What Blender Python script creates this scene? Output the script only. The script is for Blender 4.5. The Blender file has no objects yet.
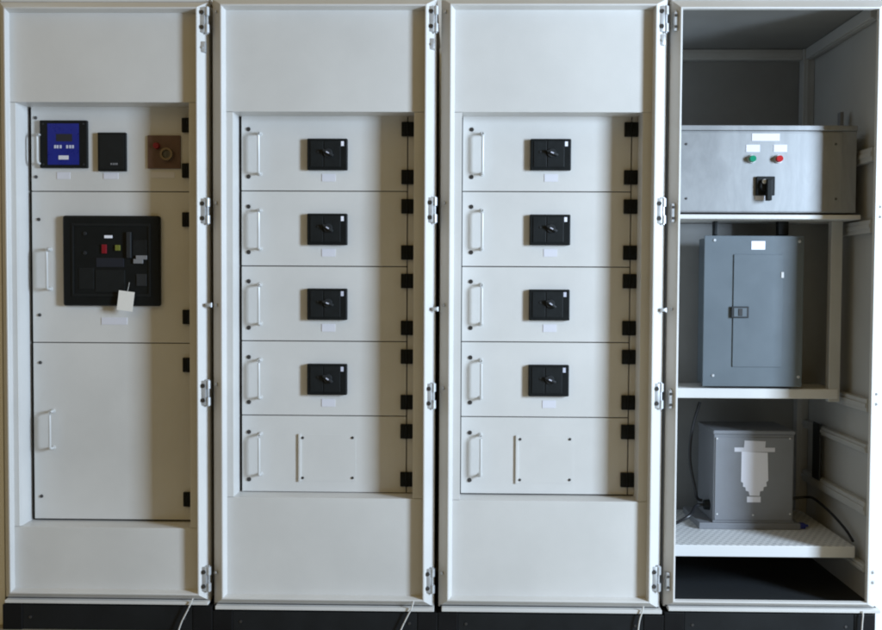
import bpy, bmesh, math, random
from mathutils import Vector, Matrix, Euler
random.seed(7)
sc = bpy.context.scene
COL = sc.collection
R = math.radians

# ------------------------------------------------------------------ camera
PW, PH = 882.0, 630.0
LENS = 39.0
cam_d = bpy.data.cameras.new('camera'); cam = bpy.data.objects.new('camera', cam_d); COL.objects.link(cam)
cam_d.lens = LENS; cam_d.sensor_width = 36; cam_d.sensor_fit = 'HORIZONTAL'
cam_d.clip_start = .05; cam_d.clip_end = 200
CAMZ = 1.262
cam.location = (0, -3.5, CAMZ)
cam.rotation_euler = Euler((R(90 - 2.0), R(0), R(1.0)), 'XYZ')
cam.rotation_euler = (cam.rotation_euler.to_matrix() @ Matrix.Rotation(R(0.3), 3, 'Z')).to_euler()
sc.camera = cam
CM = cam.rotation_euler.to_matrix(); CL = Vector(cam.location)
FPX = LENS / 36 * PW

def W(px, py, Y=0.0):
    """world point on the vertical plane y=Y that the photograph shows at (px, py)"""
    d = CM @ Vector(((px - PW/2) / FPX, -(py - PH/2) / FPX, -1))
    t = (Y - CL.y) / d.y
    return CL + d * t

# ------------------------------------------------------------------ materials
def mat(name, col, rough=.5, metal=0.0, noise=0.0, nscale=6.0, bump=0.0, bscale=300.0, coat=0.0, emis=None, spec=.5):
    m = bpy.data.materials.new(name); m.use_nodes = True
    nt = m.node_tree; b = nt.nodes['Principled BSDF']
    b.inputs['Base Color'].default_value = (*col, 1)
    b.inputs['Roughness'].default_value = rough
    b.inputs['Metallic'].default_value = metal
    b.inputs['Specular IOR Level'].default_value = spec
    b.inputs['Coat Weight'].default_value = coat
    tc = nt.nodes.new('ShaderNodeNewGeometry')
    if noise > 0:
        n = nt.nodes.new('ShaderNodeTexNoise'); n.inputs['Scale'].default_value = nscale
        n.inputs['Detail'].default_value = 6; n.inputs['Roughness'].default_value = .6
        nt.links.new(tc.outputs['Position'], n.inputs['Vector'])
        r = nt.nodes.new('ShaderNodeMapRange')
        r.inputs['From Min'].default_value = .3; r.inputs['From Max'].default_value = .7
        r.inputs['To Min'].default_value = 1 - noise; r.inputs['To Max'].default_value = 1 + noise
        nt.links.new(n.outputs['Fac'], r.inputs['Value'])
        mx = nt.nodes.new('ShaderNodeVectorMath'); mx.operation = 'SCALE'
        mx.inputs[0].default_value = col
        nt.links.new(r.outputs[0], mx.inputs['Scale'])
        nt.links.new(mx.outputs[0], b.inputs['Base Color'])
        r2 = nt.nodes.new('ShaderNodeMapRange')
        r2.inputs['To Min'].default_value = max(0, rough - .12); r2.inputs['To Max'].default_value = min(1, rough + .12)
        nt.links.new(n.outputs['Fac'], r2.inputs['Value'])
        nt.links.new(r2.outputs[0], b.inputs['Roughness'])
    if bump > 0:
        n2 = nt.nodes.new('ShaderNodeTexNoise'); n2.inputs['Scale'].default_value = bscale
        nt.links.new(tc.outputs['Position'], n2.inputs['Vector'])
        bp = nt.nodes.new('ShaderNodeBump'); bp.inputs['Strength'].default_value = bump; bp.inputs['Distance'].default_value = .001
        nt.links.new(n2.outputs['Fac'], bp.inputs['Height'])
        nt.links.new(bp.outputs[0], b.inputs['Normal'])
    if emis:
        b.inputs['Emission Color'].default_value = (*emis[0], 1); b.inputs['Emission Strength'].default_value = emis[1]
    return m

M = {
 'paint':  mat('grey_powder_coat', (.612,.598,.576), .42, noise=.055, nscale=2.6, bump=.3, bscale=420),
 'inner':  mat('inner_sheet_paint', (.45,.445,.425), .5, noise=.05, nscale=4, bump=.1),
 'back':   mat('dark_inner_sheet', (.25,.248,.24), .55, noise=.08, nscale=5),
 'gap':    mat('rubber_seal', (.015,.015,.015), .8),
 'black':  mat('black_plastic', (.006,.0075,.008), .5, noise=.1, nscale=20, bump=.1, spec=.2),
 'black2': mat('black_matt_plastic', (.009,.011,.012), .5, noise=.1, nscale=40, spec=.25),
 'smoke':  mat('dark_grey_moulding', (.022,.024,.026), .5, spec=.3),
 'plinth': mat('black_plinth_steel', (.006,.006,.0065), .6, noise=.2, nscale=8, bump=.1, spec=.2),
 'plinth2':mat('charcoal_plinth_plate', (.010,.011,.012), .55, noise=.2, nscale=8, bump=.1, spec=.25),
 'zinc':   mat('zinc_plated_steel', (.5,.51,.52), .45, .5, noise=.12, nscale=40),
 'screw':  mat('dark_screw_steel', (.12,.12,.125), .35, .9),
 'hole':   mat('dark_recess', (.02,.02,.02), .6),
 'satin':  mat('satin_aluminium', (.60,.60,.59), .4, .1),
 'label':  mat('white_label_stock', (.66,.65,.70), .5),
 'labelb': mat('bright_label_stock', (.84,.84,.92), .45),
 'paper':  mat('paper_tag_stock', (.78,.75,.70), .8),
 'blue':   mat('blue_meter_face', (.003,.014,.20), .3, noise=.1, nscale=30),
 'lcd':    mat('dark_lcd', (.014,.018,.028), .3),
 'print':  mat('pale_print', (.55,.56,.66), .5),
 'dimprint':mat('dim_print', (.20,.20,.21), .5),
 'lamp_g': mat('green_button', (.0,.22,.12), .25, coat=.5),
 'lamp_r': mat('red_button', (.42,.01,.015), .25, coat=.5),
 'red':    mat('dark_red_button', (.20,.006,.015), .35),
 'lime':   mat('olive_green_button', (.15,.16,.03), .35),
 'brown':  mat('brown_grey_plate', (.115,.062,.045), .45, noise=.15, nscale=30),
 'ring':   mat('worn_brass_ring', (.22,.17,.12), .4, .6),
 'galv':   None,
 'bluegrey':mat('blue_grey_enamel', (.105,.128,.146), .38, noise=.04, nscale=7, bump=.15, bscale=400),
 'trafo':  mat('grey_enamel', (.19,.195,.21), .4, noise=.06, nscale=8, bump=.15, bscale=400),
 'cable':  mat('black_cable', (.01,.01,.012), .4),
 'wire':   mat('white_wire', (.6,.58,.55), .5),
 'bluec':  mat('blue_connector', (.02,.03,.25), .4),
 'wall':   mat('white_wall_paint', (.88,.88,.87), .9, noise=.02, nscale=3, bump=.2, bscale=120),
 'floor':  mat('concrete_floor', (.34,.30,.23), .6, noise=.2, nscale=5, bump=.3, bscale=60),
}
def galv():
    m = bpy.data.materials.new('galvanised_sheet'); m.use_nodes = True; nt = m.node_tree; b = nt.nodes['Principled BSDF']
    g = nt.nodes.new('ShaderNodeNewGeometry')
    mp = nt.nodes.new('ShaderNodeMapping'); mp.inputs['Scale'].default_value = (7, 1, 2.2)
    nt.links.new(g.outputs['Position'], mp.inputs['Vector'])
    n = nt.nodes.new('ShaderNodeTexNoise'); n.inputs['Scale'].default_value = 1.6; n.inputs['Detail'].default_value = 8; n.inputs['Roughness'].default_value=.65
    n.inputs['Distortion'].default_value = .8
    nt.links.new(mp.outputs[0], n.inputs['Vector'])
    c = nt.nodes.new('ShaderNodeValToRGB')
    c.color_ramp.elements[0].position=.32; c.color_ramp.elements[0].color=(.25,.255,.26,1)
    c.color_ramp.elements[1].position=.68; c.color_ramp.elements[1].color=(.335,.34,.345,1)
    nt.links.new(n.outputs['Fac'], c.inputs[0]); nt.links.new(c.outputs[0], b.inputs['Base Color'])
    v = nt.nodes.new('ShaderNodeTexVoronoi'); v.inputs['Scale'].default_value = 60
    nt.links.new(g.outputs['Position'], v.inputs['Vector'])
    r = nt.nodes.new('ShaderNodeMapRange'); r.inputs['To Min'].default_value=.43; r.inputs['To Max'].default_value=.48
    nt.links.new(v.outputs['Color'], r.inputs['Value']); nt.links.new(r.outputs[0], b.inputs['Roughness'])
    b.inputs['Metallic'].default_value=.55
    return m
M['galv'] = galv()

def perf():
    """white sheet punched with a regular grid of slots"""
    m = bpy.data.materials.new('slotted_white_sheet'); m.use_nodes = True; nt = m.node_tree; b = nt.nodes['Principled BSDF']
    g = nt.nodes.new('ShaderNodeNewGeometry')
    br = nt.nodes.new('ShaderNodeTexBrick')
    mp = nt.nodes.new('ShaderNodeMapping'); mp.inputs['Scale'].default_value=(1,1,0)
    nt.links.new(g.outputs['Position'], mp.inputs['Vector']); nt.links.new(mp.outputs[0], br.inputs['Vector'])
    br.inputs['Scale'].default_value = 1.0
    br.inputs['Brick Width'].default_value = .027; br.inputs['Row Height'].default_value = .024
    br.inputs['Mortar Size'].default_value = .0072; br.inputs['Mortar Smooth'].default_value = .1
    br.inputs['Color1'].default_value=(.34,.35,.36,1); br.inputs['Color2'].default_value=(.42,.43,.44,1); br.inputs['Mortar'].default_value=(.66,.66,.66,1)
    sx = nt.nodes.new('ShaderNodeSeparateXYZ'); nt.links.new(g.outputs['Normal'], sx.inputs[0])
    gt = nt.nodes.new('ShaderNodeMath'); gt.operation='GREATER_THAN'; gt.inputs[1].default_value=.5
    nt.links.new(sx.outputs['Z'], gt.inputs[0])
    mx = nt.nodes.new('ShaderNodeMix'); mx.data_type='RGBA'
    mx.inputs['A'].default_value=(.66,.66,.66,1)
    nt.links.new(gt.outputs[0], mx.inputs['Factor']); nt.links.new(br.outputs['Color'], mx.inputs['B'])
    nt.links.new(mx.outputs['Result'], b.inputs['Base Color'])
    b.inputs['Roughness'].default_value=.45
    return m
M['perf'] = perf()

# ------------------------------------------------------------------ object helpers
def tagk(o, kind): o['kind'] = kind; return o
def tag(o, label, cat, group=None):
    o['label'] = label; o['category'] = cat
    if group: o['group'] = group
    return o
def empty(name, loc, label, cat, group=None):
    o = bpy.data.objects.new(name, None); COL.objects.link(o); o.location = loc; o.empty_display_size = .05
    bpy.context.view_layer.update()
    return tag(o, label, cat, group)
def obj(name, bm, m, parent=None, smooth=False):
    me = bpy.data.meshes.new(name); bmesh.ops.recalc_face_normals(bm, faces=bm.faces); bm.to_mesh(me); bm.free()
    mats = m if isinstance(m, (list, tuple)) else [m]
    for k in mats: me.materials.append(k)
    if smooth:
        for p in me.polygons: p.use_smooth = True
        try: me.set_sharp_from_angle(angle=R(35))
        except Exception: pass
    o = bpy.data.objects.new(name, me); COL.objects.link(o)
    # origin at the bounds' lower centre, kept in world coordinates of the parent's frame
    xs=[v.co.x for v in me.vertices]; ys=[v.co.y for v in me.vertices]; zs=[v.co.z for v in me.vertices]
    c = Vector(((min(xs)+max(xs))/2,(min(ys)+max(ys))/2,min(zs)))
    me.transform(Matrix.Translation(-c))
    off = Vector((0,0,0)); p = parent
    while p is not None: off += p.location; p = p.parent
    o.location = c - off
    if parent: o.parent = parent
    return o
def add_box(bm, a, b, bev=0.0, seg=2, mi=0):
    x0,x1=sorted((a[0],b[0])); y0,y1=sorted((a[1],b[1])); z0,z1=sorted((a[2],b[2]))
    vs=[bm.verts.new(p) for p in ((x0,y0,z0),(x1,y0,z0),(x1,y1,z0),(x0,y1,z0),(x0,y0,z1),(x1,y0,z1),(x1,y1,z1),(x0,y1,z1))]
    fs=[bm.faces.new([vs[i] for i in f]) for f in ((0,3,2,1),(4,5,6,7),(0,1,5,4),(1,2,6,5),(2,3,7,6),(3,0,4,7))]
    for f in fs: f.material_index=mi
    if bev>0:
        es=set(e for f in fs for e in f.edges)
        r=bmesh.ops.bevel(bm, geom=list(es), offset=bev, segments=seg, affect='EDGES', profile=.5)
        for f in r['faces']: f.material_index=mi
    return bm
def box(a, b, bev=0.0, seg=2): return add_box(bmesh.new(), a, b, bev, seg)
def pbox(x0,y0,x1,y1,Y,t,xr=None,yr=None,bev=0.0,bm=None,mi=0,seg=2):
    """box whose FRONT face (at depth Y) covers the photo rectangle; t = thickness away from the camera.
    yr / xr: the row / column at which the x / y figures were measured"""
    yr = (y0+y1)/2 if yr is None else yr; xr=(x0+x1)/2 if xr is None else xr
    X0=W(x0,yr,Y).x; X1=W(x1,yr,Y).x; Z0=W(xr,y1,Y).z; Z1=W(xr,y0,Y).z
    return add_box(bm or bmesh.new(), (X0,Y,Z0),(X1,Y+t,Z1),bev,seg,mi)
def add_cyl(bm, c, axis, r0, r1, L, n=20, mi=0, caps=True):
    """frustum from c along axis"""
    q = Vector((0,0,1)).rotation_difference(Vector(axis).normalized()).to_matrix().to_4x4()
    mt = Matrix.Translation(Vector(c)+Vector(axis).normalized()*L/2) @ q
    r=bmesh.ops.create_cone(bm, cap_ends=caps, segments=n, radius1=r0, radius2=r1, depth=L, matrix=mt)
    for f in set(f for v in r['verts'] for f in v.link_faces): f.material_index=mi
    return bm
def add_tube(bm, pts, r, n=8):
    pts=[Vector(p) for p in pts]; rings=[]
    for i,p in enumerate(pts):
        d=(pts[min(i+1,len(pts)-1)]-pts[max(i-1,0)]).normalized()
        up=Vector((0,0,1)) if abs(d.z)<.9 else Vector((0,1,0))
        a=d.cross(up).normalized(); b=d.cross(a).normalized()
        rings.append([bm.verts.new(p+(a*math.cos(2*math.pi*k/n)+b*math.sin(2*math.pi*k/n))*r) for k in range(n)])
    for i in range(len(rings)-1):
        for k in range(n): bm.faces.new((rings[i][k],rings[i][(k+1)%n],rings[i+1][(k+1)%n],rings[i+1][k]))
    bm.faces.new(rings[0]); bm.faces.new(list(reversed(rings[-1])))
    return bm
def spline(P, k=8):
    P=[Vector(p) for p in P]; out=[]
    Q=[P[0]]+P+[P[-1]]
    for i in range(1,len(Q)-2):
        for j in range(k):
            t=j/k; a,b,c,d=Q[i-1],Q[i],Q[i+1],Q[i+2]
            out.append(.5*((2*b)+(c-a)*t+(2*a-5*b+4*c-d)*t*t+(3*b-a-3*c+d)*t**3))
    out.append(P[-1]); return out
def loops_mesh(loops, close_back=False):
    """loops: list of (x0,z0,x1,z1,y) rectangles joined into one folded sheet"""
    bm=bmesh.new(); rg=[]
    for (x0,z0,x1,z1,y) in loops:
        rg.append([bm.verts.new(p) for p in ((x0,y,z0),(x1,y,z0),(x1,y,z1),(x0,y,z1))])
    for a,b in zip(rg,rg[1:]+([rg[0]] if close_back else [])):
        for k in range(4): bm.faces.new((a[k],a[(k+1)%4],b[(k+1)%4],b[k]))
    return bm

FLOORZ = W(30,628.6,.02).z
YM = 305.0        # row at which the long verticals were measured
DEPTH = .76

# ------------------------------------------------------------------ one enclosure
CABS = {
 1: dict(xo=(3,209.5), xr=(6.5,198), xi=12,  y=(2.2,7.2,9.4, 591.0,594.3,599.3), trim=(600.9,604.0), plin=(2.5,212.5)),
 2: dict(xo=(213.5,435.5), xr=(221,425.3), xi=226.5, y=(-1,4.3,6.8, 597.0,600.3,605.6), trim=(607.2,610.6), plin=(212.7,437.6)),
 3: dict(xo=(440,663.5), xr=(448.7,653.7), xi=453.5, y=(-1.2,4.0,6.8, 598.8,602.0,607.4), trim=(609.1,612.8), plin=(437.8,664.0)),
 4: dict(xo=(667,882.2), xr=(677,874.6), xi=680.5, y=(.6,7.2,8.6, 597.5,603.4,607.0), trim=(608.6,612.2), plin=(664.2,874.8)),
}
YO, YC = .044, .034     # depth of the outer fold, depth of the cover sheet behind the rim
YD = .128               # depth of the compartment doors

def enclosure(n, label):
    c=CABS[n]; xm=sum(c['xr'])/2
    L,Rr=c['xr']; yt=c['y']
    base=W(xm,600,0); g='enclosures standing in a row'
    root=empty('switchgear_cabinet',(base.x,0,FLOORZ),label,'electrical cabinet',g)
    ox0=W(c['xo'][0],YM,YO).x; ox1=W(c['xo'][1],YM,YO).x
    oz1=W(xm,yt[0],YO).z; oz0=W(xm,yt[5],YO).z
    rx0=W(L,YM,0).x; rx1=W(Rr,YM,0).x; rz1=W(xm,yt[1],0).z; rz0=W(xm,yt[4],0).z
    ix0=W(c['xi'],YM,YC).x
    fl=.004
    tin=ix0-rx0-fl*1
    ix1=rx1-.009; iz1=rz1-.012; iz0=rz0+.010
    yc=YC
    if n==4: ix0=rx0+.010; ix1=rx1-.0045; iz1=rz1-.0045; iz0=rz0+.006; yc=.014
    lp=[(ox0,oz0,ox1,oz1,YO+.03),(ox0,oz0,ox1,oz1,YO),
        (rx0-.002,rz0-.002,rx1+.002,rz1+.002,.002),(rx0,rz0,rx1,rz1,0),(rx0+fl,rz0+fl,rx1-fl,rz1-fl,0),(rx0+fl+.0015,rz0+fl+.0015,rx1-fl-.0015,rz1-fl-.0015,.0015),
        (ix0,iz0,ix1,iz1,yc),(ix0+.001,iz0+.001,ix1-.001,iz1-.001,YO+.03 if n!=4 else .018)]
    obj('front_frame',loops_mesh(lp,True),M['paint'],root)
    # bottom trim lip and black seal above it
    t0,t1=c['trim']
    obj('bottom_trim',pbox(c['xo'][0]+1.5,t0,c['xo'][1]-1.5,t1,.004,.05,xr=xm,bev=.002),M['paint'],root)
    bm=bmesh.new(); z0=W(xm,t0,.02).z; z1=oz0
    add_box(bm,(ox0+.006,.03,z0+.001),(ox1-.006,.07,z1+.01)); obj('seal',bm,M['gap'],root)
    # top cap
    bm=box((ox0+.001,YO+.001,oz1+.0015),(ox1-.001,YO+DEPTH,oz1+.02),.003); obj('roof_sheet',bm,M['paint'],root)
    # plinth
    pz1=W(xm,t1,.02).z-.0012
    px0=W(c['plin'][0],YM+300,.012).x; px1=W(c['plin'][1],YM+300,.012).x
    w=.075
    for a,b in ((px0,px0+w),(px1-w,px1)):
        obj('plinth_corner',box((a,.010,FLOORZ),(b,.14,pz1),.003),M['plinth'],root)
    pl=obj('plinth_plate',box((px0+w+.001,.012,FLOORZ+.004),(px1-w-.001,.03,pz1-.001),.001),M['plinth2'],root)
    for xx in (px0+w+.03,px1-w-.03):
        b2=bmesh.new(); add_cyl(b2,(xx,.0125,(FLOORZ+pz1)/2),(0,-1,0),.006,.005,.003,12); obj('bolt',b2,M['screw'],pl,True)
    return dict(root=root,ox0=ox0,ox1=ox1,oz0=oz0,oz1=oz1,ix0=ix0,ix1=ix1,iz0=iz0,iz1=iz1,xm=xm,c=c)

def frame_hinge(root, px, py, small=False, mirror=1):
    """hinge half screwed to the sloping outer face of the rim"""
    y=.012
    c=W(px,py,y); s=mirror
    bm=bmesh.new()
    if small:
        add_box(bm,(c.x-.008,y-.003,c.z-.006),(c.x+.012*s,y+.014,c.z+.006),.002)
        add_cyl(bm,(c.x+.012*s,y+.004,c.z-.008),(0,0,1),.005,.005,.016,12)
        return obj('latch_stud',bm,M['zinc'],root,True)
    add_box(bm,(c.x-.013,y-.002,c.z-.046),(c.x+.009,y+.012,c.z+.046),.0025)
    for k in (-1,1): add_cyl(bm,(c.x+.015*s,y+.006,c.z+k*.031-.015),(0,0,1),.0095,.0095,.030,14)
    add_cyl(bm,(c.x+.015*s,y+.008,c.z-.05),(0,0,1),.0045,.0045,.10,10)
    h=obj('frame_hinge',bm,M['zinc'],root,True)
    for k in (-1,1):
        b2=bmesh.new(); add_cyl(b2,(c.x-.002,y-.002,c.z+k*.027),(0,-1,0),.0085,.0070,.005,14)
        obj('screw',b2,M['screw'],h,True)
    return h
def stud(root, px, py):
    c=W(px,py,.02); bm=bmesh.new()
    add_cyl(bm,(c.x,.022,c.z),(-.5,-1,0),.006,.005,.012,12)
    return obj('rim_screw',bm,M['zinc'],root,True)
def catch(root,px,py,s=1):
    y=.016; c=W(px,py,y); bm=bmesh.new()
    add_box(bm,(c.x-.011,y-.004,c.z-.02),(c.x+.011,y+.02,c.z+.02),.004)
    add_cyl(bm,(c.x,y-.003,c.z-.003),(0,-1,0),.005,.004,.006,12)
    return obj('catch_plate',bm,M['zinc'],root,True)

def cover(E, op, ymid_x):
    """sheet cover behind the rim with a rectangular opening folded back to the doors.
    op = (x0,y0,x1,y1) photo px of the opening at depth YC (x at row YM)"""
    root=E['root']; xm=E['xm']
    x0=W(op[0],YM,YC).x; x1=W(op[2],YM,YC).x; z1=W(xm,op[1],YC).z; z0=W(xm,op[3],YC).z
    X0,X1,Z0,Z1=E['ix0']-.004,E['ix1']+.004,E['iz0']-.004,E['iz1']+.004
    j=.0012; y=YC+.0008; t=.014
    obj('upper_blank_panel',box((X0,y,z1),(X1,y+t,Z1),.0012),M['paint'],root)
    obj('lower_blank_panel',box((X0,y,Z0),(X1,y+t,z0),.0012),M['paint'],root)
    obj('side_strip',box((X0,y+.001,z0+j),(x0,y+t,z1-j),.0008),M['paint'],root)
    obj('side_strip',box((x1,y+.001,z0+j),(X1,y+t,z1-j),.0008),M['paint'],root)
    # folded reveals round the opening
    yb=YD+.03; bm=bmesh.new(); e=.0025; w=.003
    add_box(bm,(x0-w,y+t,z0-w),(x0,yb,z1+w)); add_box(bm,(x1,y+t,z0-w),(x1+w,yb,z1+w))
    add_box(bm,(x0,y+t,z1),(x1,yb,z1+w)); add_box(bm,(x0,y+t,z0-w),(x1,yb,z0))
    obj('opening_reveal',bm,M['paint'],root)
    # dark carrier seen in the door gaps
    obj('seal_backing',box((x0-.04,YD+.022,z0-.04),(x1+.04,YD+.03,z1+.04)),M['gap'],root)
    # closed body behind
    bm=bmesh.new(); xa,xb,za,zb=E['ox0']+.004,E['ox1']-.004,E['oz0']+.002,E['oz1']-.001
    add_box(bm,(xa,YO+.03,za),(xa+.003,YO+DEPTH,zb)); add_box(bm,(xb-.003,YO+.03,za),(xb,YO+DEPTH,zb)); add_box(bm,(xa+.003,YO+DEPTH-.003,za),(xb-.003,YO+DEPTH,zb))
    obj('side_and_back_sheet',bm,M['paint'],root)
    return (x0,z0,x1,z1)

def door(root, x0,x1,y0,y1, xm, g=.0017):
    X0=W(x0-.9,YM,YD).x; X1=W(x1,YM,YD).x; Z1=W(xm,y0,YD).z; Z0=W(xm,y1,YD).z
    return obj('compartment_door',box((X0+g,YD,Z0+g),(X1-g,YD+.02,Z1-g),.0015),M['paint'],root)
def handle(parent,x,y0,y1,xm=None):
    so=.034; Yb=YD-so; m=(y0+y1)/2
    p0=W(x,y0,Yb); p1=W(x,y1,Yb); bm=bmesh.new(); r=.0050
    X=W(x,YM,Yb).x+ (W(x,m,Yb).x-W(x,YM,Yb).x)*0
    z0,z1=p1.z,p0.z
    pts=[(X,YD,z1-.004),(X,Yb+.012,z1-.004),(X,Yb+.004,z1-.006),(X,Yb,z1-.014),(X,Yb,z0+.014),(X,Yb+.004,z0+.006),(X,Yb+.012,z0+.004),(X,YD,z0+.004)]
    add_tube(bm,pts,r,10)
    for z in (z1-.004,z0+.004): add_cyl(bm,(X,YD,z),(0,-1,0),.0085,.008,.004,14)
    return obj('pull_handle',bm,M['satin'],parent,True)
def lock(parent,x,y,r=.0085):
    c=W(x,y,YD); X=W(x,YM,YD).x; bm=bmesh.new()
    add_cyl(bm,(X,YD,c.z),(0,-1,0),r,r*.85,.0035,16)
    l=obj('quarter_turn_lock',bm,M['screw'],parent,True)
    return l
def hinge(parent,x0,x1,yc,h=14.5):
    Y=YD-.012; bm=bmesh.new()
    X0=W(x0,YM,Y).x; X1=W(x1,YM,Y).x; z1=W((x0+x1)/2,yc-h/2,Y).z; z0=W((x0+x1)/2,yc+h/2,Y).z
    xm=(X0+X1)/2
    add_box(bm,(X0,Y,z0),(xm-.004,YD+.001,z1),.0025); add_box(bm,(xm+.004,Y,z0),(X1,YD+.001,z1),.0025)
    add_cyl(bm,(xm,Y+.004,z0),(0,0,1),.0062,.0062,z1-z0,12)
    return obj('door_hinge',bm,M['black'],parent,True)
def label_plate(parent,x0,y0,x1,y1,Y,name='name_label',m='label',lines=0,yr=None):
    o=obj(name,pbox(x0,y0,x1,y1,Y-.0016,.0016,yr=YM if yr is None else yr),M[m],parent)
    return o

def breaker(root,x0,x1,y0,y1,n):
    Yf=YD-.020; xm=(x0+x1)/2
    bm=pbox(x0,y0,x1,y1,Yf,.024,yr=YM,bev=.0035)
    b=obj('circuit_breaker',bm,M['black'],root)
    # raised middle block with the toggle in its slot
    w=x1-x0; h=y1-y0
    ra=pbox(x0+w*.08,y0+h*.08,x0+w*.40,y1-h*.1,Yf-.0025,.004,yr=YM,bev=.001)
    pbox(x0+w*.42,y0+h*.08,x1-w*.17,y1-h*.1,Yf-.0025,.004,yr=YM,bev=.001,bm=ra)
    obj('front_plate',ra,M['black2'],b)
    cx=W(x0+w*.52,YM,Yf).x; cz=W(xm,y0+h*.46,Yf).z
    bm=bmesh.new(); add_cyl(bm,(cx,Yf-.0025,cz),(0,-1,0),.017,.015,.006,24)
    a=R(random.uniform(-36,-12)); d=Vector((math.cos(a),0,math.sin(a)))
    # rotary lever lying across the boss
    q=Matrix.Translation((cx,Yf-.012,cz)) @ Matrix.Rotation(-a,4,'Y')
    t=bmesh.new(); add_box(t,(-.020,-.007,-.0045),(.024,.006,.0045),.002); t.transform(q)
    tm=bpy.data.meshes.new('tmp'); t.to_mesh(tm); t.free(); bm.from_mesh(tm); bpy.data.meshes.remove(tm)
    obj('rotary_lever',bm,M['smoke'],b,True)
    bm=bmesh.new(); q2=Matrix.Translation((cx,Yf-.0195,cz)) @ Matrix.Rotation(-a,4,'Y')
    add_box(bm,(-.005,-.0006,-.0022),(.007,.0006,.0022)); bm.transform(q2)
    obj('pointer_mark',bm,M['print'],b)
    c=W(x0+w*.28,y0+h*.42,Yf); bm=bmesh.new(); add_cyl(bm,(c.x,Yf-.0025,c.z),(0,-1,0),.0045,.004,.003,14)
    obj('trip_button',bm,M['smoke'],b,True)
    obj('status_mark',pbox(x1-w*.155,y0+h*.09,x1-w*.085,y0+h*.24,Yf-.001,.002,yr=YM),M['labelb' if n=='bright' else 'print'],b)
    return b

# ------------------------------------------------------------------ cabinets 2 and 3
ROWS2=[114.2,191.2,266.3,341.2,415.6,492.2]
ROWS3=[115.0,191.8,266.9,342.2,417.2,494.3]
HY=[(129,177),(206.3,252.5),(281,328),(356.7,402.3),(431.5,479.5)]
def feeder(n,label,op,dx,line,rows,lockx,barx,bx,by,hx,plate):
    E=enclosure(n,label); root=E['root']; xm=E['xm']
    rc=cover(E,op,YM)
    obj('hinge_strip',box((W(line+.6,YM,YD).x,YD,W(xm,rows[5],YD).z+.002),(rc[2]+.03,YD+.02,W(xm,rows[0],YD).z),.001),M['paint'],root)
    for k in range(5):
        d=door(root,dx,line,rows[k],rows[k+1],xm)
        o=rows[k]-ROWS2[k]; h0,h1=HY[k]
        handle(d,barx,h0+o*.5+2.5,h1+o*.5-3.0)
        lock(d,lockx,h0+o*.5+.3); lock(d,lockx,h1+o*.5-.3)
        hinge(d,hx[0],hx[1],h0+o*.4); hinge(d,hx[0],hx[1],h1+o*.4)
        if k<4:
            breaker(root,bx[0],bx[1],by[k][0],by[k][1],'bright' if k<2 or n==3 and k<2 else 'dim')
            lx=(bx[0]+bx[1])/2+(1.5 if n==2 else .5)
            label_plate(d,lx-6.7,by[k][1]+4,lx+6.7,by[k][1]+11.5,YD)
        else:
            p=obj('blanking_plate',pbox(plate[0],plate[1],plate[2],plate[3],YD-.0012,.0012,yr=YM),M['paint'],d)
            obj('edge_strip',pbox(plate[0]-1.2,plate[1]-.5,plate[0]+1.2,plate[3]+.5,YD-.007,.0055,yr=YM,bev=.0008),M['paint'],d)
            # screws are merged as separate parts of the cabinet (blanking plate already is a sub-part)
            for sx in (plate[0]+3.2,plate[2]-3.2):
                for sy in (plate[1]+3.2,plate[3]-3.2):
                    c=W(sx,sy,YD-.0012); bm=bmesh.new(); add_cyl(bm,(W(sx,YM,YD-.0012).x,YD-.0012,c.z),(0,-1,0),.0055,.0045,.003,12)
                    obj('plate_screw',bm,M['screw'],d,True)
    return E
E2=feeder(2,'grey steel cabinet with four breakers, directly right of the cabinet with the blue meter',(233,111.8,413.3,498),242.2,407,ROWS2,248.7,258.6,(307,347),
   [(138.5,170),(213.5,245),(288.5,320),(364,395)],(400.8,413),(299.5,434.5,356,481))
E3=feeder(3,'pale grey cabinet with four breakers, directly left of the open cabinet',(461,112.3,640.6,501),462.3,629.6,ROWS3,470.6,481.6,(529.2,569.8),
   [(138.8,170.2),(214.5,245.2),(289.5,320.5),(365,396.5)],(622.8,636.4),(518,436,574.5,483))

# ------------------------------------------------------------------ cabinet 1 (incomer)
E1=enclosure(1,'grey steel cabinet with a blue meter above one large black circuit breaker')
r1=E1['root']; xm=E1['xm']
rc=cover(E1,(17.2,102.3,189.4,527.5),YM)
DX=(33.2,191.5); RY=[104.2,191.6,342.8,519.4]
HN=[(125,170.5),(219.5,317),(365,499.5)]
LK=[(36.5,118,177),(38.8,219.5,315),(39,362.5,496)]
HB=[(42,131,167),(47,248,290),(48.5,411,450)]
ds=[]
for k in range(3):
    d=door(r1,DX[0],DX[1],RY[k],RY[k+1],xm); ds.append(d)
    handle(d,HB[k][0],HB[k][1],HB[k][2]) if k else handle(d,38.6,133,164)
    lock(d,LK[k][0]+.8,LK[k][1],.0068); lock(d,LK[k][0]+.8,LK[k][2],.0068)
    for y in HN[k]: hinge(d,182.2,194,y,14.5)
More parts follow.
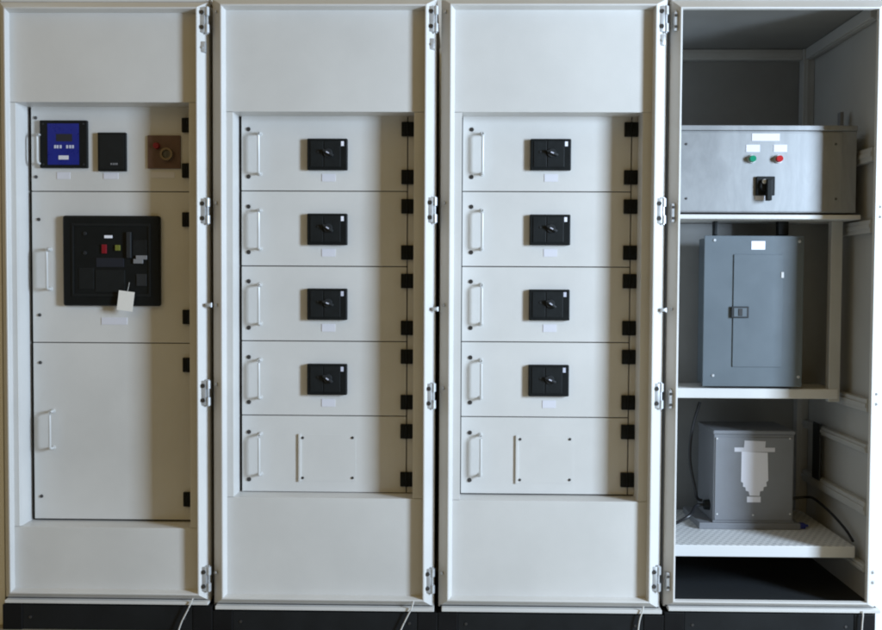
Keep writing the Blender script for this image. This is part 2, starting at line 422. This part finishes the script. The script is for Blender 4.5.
# blue meter
Yf=YD-.014
b=obj('digital_meter',pbox(41,120.3,88.3,168,Yf,.018,yr=YM,bev=.003),M['black'],r1)
b['label']='square digital power meter with bright blue face'
obj('meter_face',pbox(49,123.6,80.2,164.8,Yf-.001,.003,yr=YM),M['blue'],b)
obj('display',pbox(57.5,134,73.5,141.5,Yf-.0016,.002,yr=YM),M['lcd'],b)
bm=bmesh.new()
for xs in (55.5,58,61.0,67.5,70.5,73.2):
    pbox(xs,145.2,xs+1.9,148.4,Yf-.0016,.002,yr=YM,bm=bm)
obj('key_row',bm,M['print'],b)
obj('maker_plate',pbox(59.8,155.6,69.8,159.6,Yf-.0016,.002,yr=YM),M['label'],b)
bm=bmesh.new()
for (sx,sy) in ((44.6,124),(84.8,124),(44.6,164.5),(84.8,164.5)):
    c=W(sx,sy,Yf); add_cyl(bm,(W(sx,YM,Yf).x,Yf,c.z),(0,-1,0),.0042,.0035,.002,10)
obj('corner_screws',bm,M['smoke'],b,True)
# black module
b=obj('control_module',pbox(98.7,132.5,126.8,171.2,Yf,.018,yr=YM,bev=.002),M['black'],r1)
b['label']='plain black rectangular module with a tiny pale mark'
obj('front_plate',pbox(100.6,134.5,124.9,169,Yf-.001,.003,yr=YM,bev=.0008),M['black2'],b)
bm=bmesh.new()
for xs in (111.5,113.6,115.4,117.2): pbox(xs,162.5+.4*(xs%2),xs+1.2,165.0,Yf-.0016,.002,yr=YM,bm=bm)
obj('printed_mark',bm,M['dimprint'],b)
# key switch plate
b=obj('key_switch',pbox(148.3,135.5,181,168.6,YD-.008,.012,yr=YM,bev=.002),M['brown'],r1)
b['label']='brown grey plate with a red push button and a brass ring'
c=W(156.8,146,YD-.008); bm=bmesh.new(); add_cyl(bm,(c.x,YD-.008,c.z),(0,-1,0),.0125,.011,.012,20); obj('push_button',bm,M['red'],b,True)
c=W(167.3,154.5,YD-.008); bm=bmesh.new()
N=28
for (ra,rb,ya,yb) in ((.024,.016,0,.016),):
    for k in range(N):
        a0=2*math.pi*k/N; a1=2*math.pi*(k+1)/N
        def P(r,y,a): return (c.x+r*math.cos(a),YD-.008-y,c.z+r*math.sin(a))
        q=[[P(ra,0,a),P(ra,yb,a),P(rb,yb,a),P(rb,0,a)] for a in (a0,a1)]
        for i in range(3):
            bm.faces.new([bm.verts.new(p) for p in (q[0][i],q[0][i+1],q[1][i+1],q[1][i])])
bmesh.ops.remove_doubles(bm,verts=bm.verts,dist=1e-5)
obj('lock_ring',bm,M['ring'],b,True)
bm=bmesh.new(); add_cyl(bm,(c.x,YD-.008,c.z),(0,-1,0),.0155,.0145,.010,20); add_box(bm,(c.x-.002,YD-.0195,c.z-.009),(c.x+.002,YD-.018,c.z+.009))
obj('key_barrel',bm,M['screw'],b,True)
for (a0,b0,a1,b1,m_) in ((58,172.3,71,179,'label'),(104.5,172.8,119,179,'label'),(152,172,175,178,'label')):
    label_plate(ds[0],a0,b0,a1,b1,YD,m=m_)
# large air circuit breaker
Ya=YD-.030
bm=pbox(62.8,215.6,160,306,Ya+.008,.026,yr=YM,bev=.009,seg=3)
acb=obj('air_circuit_breaker',bm,M['black'],r1); acb['label']='large square black air circuit breaker with rounded bezel'
def ap(name,x0,y0,x1,y1,d,m,bev=.0008,t=.004): return obj(name,pbox(x0,y0,x1,y1,Ya+.008-d,t,yr=YM,bev=bev),M[m],acb)
bm=bmesh.new()
for q in ((72,223.5,150.5,226),(72,294,150.5,296.5),(72,226,74,294),(148.5,226,150.5,294)): pbox(*q,Ya+.005,.006,yr=YM,bm=bm,bev=.0006)
obj('inner_bezel',bm,M['black2'],acb)
ap('status_window',104.6,235.4,112.6,238.2,.0022,'labelb')
ap('off_button',101.8,244.5,106.6,253.5,.006,'red',.0015,.008)
ap('on_button',115.2,245,120.2,250.6,.006,'lime',.0015,.008)
ap('trip_unit_display',96.5,258,124,267,.002,'lcd')
ap('trip_unit',95.5,270,125,292,.002,'black2',.001)
ap('charge_lever',126.5,232,131,258,.010,'smoke',.002,.012)
ap('spring_window',133,240,147,256,.002,'black2',.001)
bm=pbox(136,255.5,147,259.5,Ya,.006,yr=YM,bev=.001); pbox(133.5,259,143,263.5,Ya+.001,.006,yr=YM,bev=.001,bm=bm)
obj('ready_flag',bm,M['dimprint'],acb)
ap('position_window',136.5,274,146.5,286,.003,'smoke',.001)
ap('key_cover',79,268,94,289,.002,'black2',.001)
for (sx,sy) in ((85,233.5),(85,253)):
    c=W(sx,sy,Ya+.008); bm=bmesh.new(); add_cyl(bm,(c.x,Ya+.008,c.z),(0,-1,0),.007,.006,.004,16); obj('push_knob',bm,M['smoke'],acb,True)
label_plate(ds[1],101.3,317.5,127,324.5,YD,m='label')
# paper tag hanging from it
c=W(125.5,301,Ya-.01); bm=box((-.030,-.0004,-.037),(.030,.0004,.037)); bm.transform(Matrix.Rotation(R(7),4,'Y'))
bm.transform(Matrix.Translation((c.x,Ya-.008,c.z)))
tg=obj('paper_tag',bm,M['paper']); tag(tg,'small blank white paper tag hanging over the lower edge of the large black breaker','tag')
bm=bmesh.new(); add_tube(bm,spline([(c.x+.006,Ya-.008,c.z+.033),(c.x+.012,Ya-.009,c.z+.055),(c.x+.010,Ya+.004,c.z+.07)],5),.0009,6)
obj('tag_string',bm,M['wire'],tg)

# ------------------------------------------------------------------ cabinet 4 (open)
E4=enclosure(4,'open grey steel cabinet at the right end with shelves and bare interior')
r4=E4['root']; xa,xb,za,zb=E4['ox0']+.004,E4['ox1']-.004,E4['oz0']+.002,E4['oz1']-.001
YB=YO+DEPTH-.01
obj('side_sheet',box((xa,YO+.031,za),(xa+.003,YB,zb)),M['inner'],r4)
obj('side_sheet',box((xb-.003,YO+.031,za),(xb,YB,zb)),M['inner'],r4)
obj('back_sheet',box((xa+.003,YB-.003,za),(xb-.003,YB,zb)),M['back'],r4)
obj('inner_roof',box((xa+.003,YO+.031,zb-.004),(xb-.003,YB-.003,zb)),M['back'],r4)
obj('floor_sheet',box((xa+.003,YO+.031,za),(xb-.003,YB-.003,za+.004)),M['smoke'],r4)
# inner skeleton: corner posts with folded profile, top and side rails
def channel(name,a,b,par=r4,m='inner',lip=.006):
    bm=box(a,b,.002); return obj(name,bm,M[m],par)
ps=.05
for X in (xa+.004,xb-.004-ps):
    bm=box((X,YB-.006-ps,za+.005),(X+ps,YB-.006,zb-.006),.003)
    add_box(bm,(X+ps*.3,YB-.010-ps,za+.006),(X+ps*.5,YB-.006-ps,zb-.007),.001)
    obj('corner_post',bm,M['inner'],r4)
bm=box((xa+.055,YB-.045,zb-.052),(xb-.055,YB-.006,zb-.006),.003); add_box(bm,(xa+.055,YB-.050,zb-.040),(xb-.055,YB-.045,zb-.022),.001)
obj('top_rail',bm,M['inner'],r4)
for X in (xa+.004,xb-.004-.042):
    bm=box((X,YO+.036,zb-.052),(X+.042,YB-.06,zb-.006),.003); add_box(bm,(X+.01,YO+.036,zb-.056),(X+.026,YB-.06,zb-.052),.001)
    obj('top_rail',bm,M['inner'],r4)
# front vertical post just inside the right rim and slotted horizontal rails on the right wall
for yy,hh in ((158,.052),(228,.05),(402,.05),(444,.035),(502,.05),(560,.03)):
    z=W(868,yy,.2).z
    bm=box((xb-.030,YO+.04,z-hh/2),(xb-.0035,YB-.06,z+hh/2),.004); add_box(bm,(xb-.034,YO+.04,z-hh*.16),(xb-.030,YB-.06,z+hh*.16),.001)
    obj('side_rail',bm,M['inner'],r4)
for Yp,w in ((.33,.03),):
    obj('mounting_post',box((xb-.050,Yp,W(860,225,Yp).z),(xb-.036,Yp+w,W(860,112,Yp).z),.002),M['trafo'],r4)
# support frame of the panelboard
YP=.27
lx=xa+.03
def prect(x0,y0,x1,y1,Y,t,name,m,par=None,bev=.0015,yr=None): return obj(name,pbox(x0,y0,x1,y1,Y,t,bev=bev,yr=yr),M[m],par)
obj('mounting_frame_post',pbox(830,221,841.5,402,YP,.035,bev=.003),M['inner'],r4)
obj('mounting_frame_rail',pbox(672,388.5,838,398.5,YP-.002,.20,bev=.003),M['paint'],r4)
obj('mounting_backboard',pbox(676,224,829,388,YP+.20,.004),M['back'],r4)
obj('control_shelf_rail',pbox(676,214.6,861,219.2,.165,.26,bev=.003,yr=216),M['paint'],r4)
# perforated shelf
YS=.15
zs1=W(766,545.5,YS).z; zs0=W(766,557,YS).z; sx0=xa+.008; sx1=W(855,551,YS).x
obj('slotted_shelf',box((sx0,YS,zs0),(sx1,YB-.07,zs1),.002),M['perf'],r4)

# control box (top-level thing)
YCB=.17
c0=W(770,215,YCB); cb=empty('control_box',(c0.x,YCB,c0.z),'bare metal control box with green and red buttons high in the open cabinet','control box')
X0=W(674,170,YCB).x; X1=W(857,170,YCB).x; zt=W(766,125.5,YCB).z; z1=W(766,131.0,YCB).z; z0=W(766,212.6,YCB).z
obj('housing',box((X0,YCB+.005,z0),(X1,YCB+.24,z1+.001),.002),M['galv'],cb)
obj('front_cover',box((X0+.002,YCB,z0+.004),(W(842,170,YCB).x,YCB+.0045,z1-.006),.001),M['galv'],cb)
obj('top_flange',box((X0,YCB-.003,z1+.0012),(X1,YCB+.03,zt),.002),M['galv'],cb)
def cbt(name,q,m,t=.0016): return obj(name,pbox(*q,YCB-t,t),M[m],cb)
cbt('wide_label',(752,133.6,779.8,141),'label'); cbt('small_label',(746.2,144.8,760,152),'label'); cbt('small_label',(773.8,144.8,787.2,152),'label')
for (px,m_,nm) in ((752.8,'lamp_g','green_push_button'),(779.6,'lamp_r','red_push_button')):
    c=W(px,158.8,YCB-.015); bm=bmesh.new()
    add_cyl(bm,(c.x,YCB,c.z),(0,-1,0),.0165,.0155,.008,24)
    col=obj(nm,bm,M['zinc'],cb,True)
    bm=bmesh.new(); add_cyl(bm,(c.x,YCB-.008,c.z),(0,-1,0),.0135,.012,.014,24); obj('cap',bm,M[m_],col,True)
rs=obj('rotary_switch',pbox(756.4,176.4,775.2,195.4,YCB-.012,.012,bev=.003),M['black'],cb)
c=W(765.5,186,YCB-.02); bm=bmesh.new(); add_cyl(bm,(c.x,YCB-.012,c.z),(0,-1,0),.022,.019,.012,24)
obj('boss',bm,M['black2'],rs,True)
bm=pbox(767.2,179,772.4,200.4,YCB-.042,.026,bev=.003); obj('lever',bm,M['black'],rs)
c=W(764.6,181.5,YCB-.024); bm=bmesh.new(); add_cyl(bm,(c.x,YCB-.024,c.z),(0,-1,0),.009,.006,.003,16); obj('indicator',bm,M['satin'],rs,True)
cbt('switch_legend_plate',(755,195.8,766.6,200),'label')
for (px,py) in ((686.2,144.2),(686.2,198.6),(836,144.2),(836,199)):
    c=W(px,py,YCB); bm=bmesh.new(); add_cyl(bm,(c.x,YCB,c.z),(0,-1,0),.005,.004,.003,12); obj('cover_screw',bm,M['screw'],cb,True)

# panelboard
YPB=.25
c0=W(753,386,YPB); pb=empty('panelboard',(c0.x,YPB,c0.z),'blue grey electrical panelboard with narrow closed door on the middle rail of the open cabinet','panelboard')
obj('tub',pbox(706.5,238,800,385,YPB+.006,.13,bev=.002),M['bluegrey'],pb)
obj('trim_cover',pbox(703.5,235.8,803,386.5,YPB,.0055,bev=.002),M['bluegrey'],pb)
dr=obj('panel_door',pbox(733.2,254.5,782,367,YPB-.0045,.0044,bev=.0012),M['bluegrey'],pb)
la=obj('latch_plate',pbox(731.5,306.5,749,318,YPB-.011,.0064,bev=.002),M['smoke'],dr)
obj('latch_recess',pbox(734,308,746.8,316.6,YPB-.0125,.0014,bev=.0004),M['bluegrey'],dr)
obj('latch_slot',pbox(738.6,308.6,742.6,316,YPB-.0145,.002,bev=.0006),M['hole'],dr)
obj('door_pin',pbox(781.2,272,784,278,YPB-.007,.007,bev=.0015),M['satin'],pb)
obj('rating_label',pbox(751.5,241.2,765.2,249.6,YPB-.0016,.0016),M['labelb'],pb)
for (px,py) in ((714.6,240.2),(799.5,241.5),(712.8,375.4),(798.2,377)):
    c=W(px,py,YPB); bm=bmesh.new(); add_cyl(bm,(c.x,YPB,c.z),(0,-1,0),.0065,.0045,.004,14); obj('cover_screw',bm,M['zinc'],pb,True)
# conduit nipples between panelboard and control box
for (px,w_) in ((714,4),(778,11)):
    bm=pbox(px,221,px+w_,235.4,YPB+.05,.03,bev=.004); obj('cable_gland',bm,M['black2'],pb)

# transformer
YT=.40
zsh=zs1
c0=W(753,520,YT)
tr=empty('transformer',(c0.x,YT,zsh),'grey boxed dry transformer with white taped labels on the slotted bottom shelf','transformer')
zf=zsh+.0005
fx0=W(699,525,YT-.012).x; fx1=W(800.5,525,YT-.012).x
obj('mounting_base',box((fx0,YT-.014,zf),(fx1,YT+.27,zf+.026),.003),M['trafo'],tr)
bx0=W(713.4,476,YT).x; bx1=W(793.6,476,YT).x; bz1=W(753,434.5,YT).z
bm=box((bx0,YT,zf+.027),(bx1,YT+.25,bz1),.003); tb=obj('housing',bm,M['trafo'],tr)
obj('lid',box((bx0-.004,YT-.005,bz1+.0005),(bx1+.004,YT+.254,bz1+.016),.003),M['trafo'],tr)
obj('front_cover',box((bx0+.006,YT-.0035,zf+.035),(bx1-.006,YT-.0005,bz1-.012),.001),M['trafo'],tr)
obj('bottom_flange',box((bx0-.002,YT-.006,zf+.0265),(bx1+.002,YT-.0002,zf+.034),.001),M['trafo'],tr)
YL=YT-.0035
def tl(name,q,m='labelb',d=.0012): return obj(name,pbox(*q,YL-d,d),M[m],tr)
P_top=[(744.6,440.4),(765.6,441.2),(764.8,451.0),(743.6,450.4)]
tl('tape_strip',(734.5,447.6,775,451.8),'label',.0010)
def poly(name,pts,d,m='labelb'):
    bm=bmesh.new(); f=[bm.verts.new((W(x,y,YL).x,YL-d,W(x,y,YL).z)) for x,y in pts]; k=[bm.verts.new((v.co.x,YL,v.co.z)) for v in f]
    bm.faces.new(f); n=len(f)
    for i in range(n): bm.faces.new((f[i],f[(i+1)%n],k[(i+1)%n],k[i]))
    return obj(name,bm,M[m],tr)
poly('main_label',[(741.6,451.5),(767.6,452.6),(768.2,480.6),(766.3,482.0),(766.6,486.2),(763.6,487.0),(763.2,490.6),(760,491.2),(759.4,495.8),(749.5,495.4),(748.6,491.4),(745.8,490.6),(745.4,487.1),(742.9,486.5),(743.1,482.9),(741.0,481.6)],.0012)
poly('top_sticker',P_top,.0022,'label'); tl('lower_sticker',(747,496.6,760.6,502.2))
for (px,py) in ((717,514),(790,514),(717,438.5),(790,438.5),(753,515)):
    c=W(px,py,YL); bm=bmesh.new(); add_cyl(bm,(c.x,YL,c.z),(0,-1,0),.0042,.003,.002,10); obj('cover_screw',bm,M['satin'],tr,True)
# cable lug on the left side
c=W(707,505,YT+.05); bm=bmesh.new(); add_cyl(bm,(bx0,YT+.06,c.z),(-1,0,0),.022,.020,.022,18); obj('cable_gland',bm,M['black2'],tr,True)
# cables
gp=Vector((bx0-.022,YT+.06,c.z))
def cable(name,pts,r,m,label):
    bm=bmesh.new(); add_tube(bm,spline(pts,10),r,10); o=obj(name,bm,M[m],None,True); return tag(o,label,'cable')
cable('power_cable',[gp,gp+Vector((-.035,-.01,-.004)),W(690,515,YT-.02),W(676,523,YT-.03)+Vector((0,0,0)),W(664,528,YT-.03)],.0065,'cable','black cable running left from the transformer towards the cabinet edge')
cable('power_cable',[gp+Vector((0,.03,.01)),gp+Vector((-.02,.03,.02)),W(695,488,YT+.08),W(690,460,YT+.1),W(692,430,YT+.12),W(700,402,YT+.13)],.0065,'cable','black cable looping up beside the left side of the transformer')
cable('power_cable',[(bx1-.005,YT+.16,W(796,500,YT+.16).z),W(806,497,YT+.14),W(816,500,YT+.06),W(833,515,YT-.06),W(846,530,YT-.16),W(853,541,YS+.02)],.0055,'cable','black cable lying along the right edge of the slotted shelf towards its front corner')
c=W(800,517,YT+.02); bm=box((c.x-.018,YT,zf),(c.x+.018,YT+.03,zf+.022),.004); add_cyl(bm,(c.x+.016,YT+.015,zf+.011),(1,0,0),.006,.005,.015,12)
tag(obj('wire_connector',bm,M['bluec'],None,True),'small blue wire connector on the shelf at the right foot of the transformer','connector')
# tall dark device on the back right wall
zz0=W(826,482,.5).z; zz1=W(826,425,.5).z; xx=W(826,450,.5).x
jb=box((xx-.01,.52,zz0),(xb-.036,.6,zz1),.004); tag(obj('junction_box',jb,M['smoke']),'dark upright box in the shade at the back right of the transformer','junction box')

# ------------------------------------------------------------------ rim hardware
for root,px,s,ys,sm,ct in ((r1,203.4,1,(20,211,393,579),305,47),(E2['root'],430,1,(19,210,396,581),309,44),(E3['root'],658.5,1,(19,211,396,579),310,40),(r4,877.5,1,(26,212,399,577),312,60)):
    for y in ys:
        px_=px+ ( (305-y)/300.0*( (0.0 if px<300 else 2.0 if px<500 else 4.2 if px<700 else 6) ) )
        if px<300: px_=px-(305-y)/300.0*1.0
        if root is r4: stud(root,px_+.8,y-5); stud(root,px_+.8,y+5); continue
        frame_hinge(root,px_,y)
    if root is not r4: frame_hinge(root,px+4,sm,True); catch(root,px+(305-ct)/300*(-1 if px<300 else 2 if px<500 else 4.2),ct)
for root,px,ys in ((E2['root'],216.8,(12,203,305,384,572)),(E3['root'],444,(12,203,305,388,573)),(r4,671.5,(12,207,309,390,574))):
    for y in ys: stud(root,px+(305-y)/300.0*(0 if px<300 else 2 if px<500 else 4.2),y)
# extra hinge halves on the left rim of the open cabinet
for y in (22,213,399,581):
    c=W(671.8+(305-y)/300.0*4.2,y,.022); bm=box((c.x-.010,.010,c.z-.035),(c.x+.008,.034,c.z+.035),.004)
    h=obj('hinge_leaf',bm,M['zinc'],r4)
    for k in (-1,1):
        b2=bmesh.new(); add_cyl(b2,(c.x-.001,.010,c.z+k*.02),(0,-1,0),.0055,.0045,.003,12); obj('screw',b2,M['screw'],h,True)

# thin white wires under the rims
for (P_,lb) in (([(193,598),(189.5,606),(185.5,614),(181.5,622),(178,632)],'thin pale wire curling from the rim of the leftmost cabinet down over the black plinth'),
                ([(413.5,601),(411.5,608),(407.5,616),(403,625),(400,632)],'thin pale wire hanging from the right rim of the cabinet beside the blue meter cabinet'),
                ([(643.5,606),(642.2,612),(640.2,618),(638.8,625),(638,633)],'thin pale wire hanging from the rim next to the open cabinet'),
                ([(862.8,611),(863,616),(862.4,622),(862,628),(861.6,634)],'thin pale wire hanging below the right side of the open cabinet')):
    pts=[W(x,y,-.006) for x,y in P_]; pts[0]=W(P_[0][0],P_[0][1],-.001)
    bm=bmesh.new(); add_tube(bm,spline(pts,6),.0028,8); tag(obj('earth_wire',bm,M['wire'],None,True),lb,'wire','thin wires below the cabinets')

# ------------------------------------------------------------------ surroundings
WX0=E1['ox0']-.012; WX1=E4['ox1']+.006
tagk(obj('floor',box((-9,-7,FLOORZ-.1),(9,4,FLOORZ-.0005)),M['floor']),'structure')
bm=box((-9,.06,FLOORZ),(WX0,.30,3.4)); add_box(bm,(WX1,.06,FLOORZ),(9,.30,3.4)); add_box(bm,(WX0-.1,.95,FLOORZ),(WX1+.1,1.05,3.4)); 
tagk(obj('wall',bm,M['wall']),'structure')

# ------------------------------------------------------------------ light
def area(name,loc,target,sx,sy,power,col):
    l=bpy.data.lights.new(name,'AREA'); l.shape='RECTANGLE'; l.size=sx; l.size_y=sy; l.energy=power; l.color=col
    o=bpy.data.objects.new(name,l); COL.objects.link(o); o.location=loc
    d=Vector(target)-Vector(loc); o.rotation_euler=d.to_track_quat('-Z','Y').to_euler(); return o
lx0=W(5,315,0).x
area('window_light',(lx0+5.35,-2.4,1.8),(lx0+1.4,-2.15,1.62),.9,1.5,418,(.635,.80,1.0))
area('warm_fill',(lx0-1.2,-2.6,3.1),(0,0,1.0),1.2,1.2,5,(1.0,.80,.56))  # weak warm fill added for highlights, stands for no visible fixture
wd=bpy.data.worlds.new('World'); sc.world=wd; wd.use_nodes=True
nt=wd.node_tree; bg=nt.nodes['Background']
tcw=nt.nodes.new('ShaderNodeTexCoord'); sw=nt.nodes.new('ShaderNodeSeparateXYZ'); rw=nt.nodes.new('ShaderNodeValToRGB')
nt.links.new(tcw.outputs['Generated'],sw.inputs[0]); nt.links.new(sw.outputs['Z'],rw.inputs[0]); nt.links.new(rw.outputs[0],bg.inputs['Color'])
e=rw.color_ramp.elements; e[0].position=.0; e[0].color=(.75,.53,.16,1); e[1].position=.9; e[1].color=(2.2,1.7,.8,1)
k=e.new(.35); k.color=(1.05,.74,.21,1)
bg.inputs['Strength'].default_value=.175
# ------------------------------------------------------------------ output look
vs=sc.view_settings; sc.display_settings.display_device='sRGB'
vs.view_transform='Standard'; vs.look='None'; vs.gamma=1; vs.exposure=0
sc.cycles.filter_width=2.0
sc.cycles.max_bounces=8
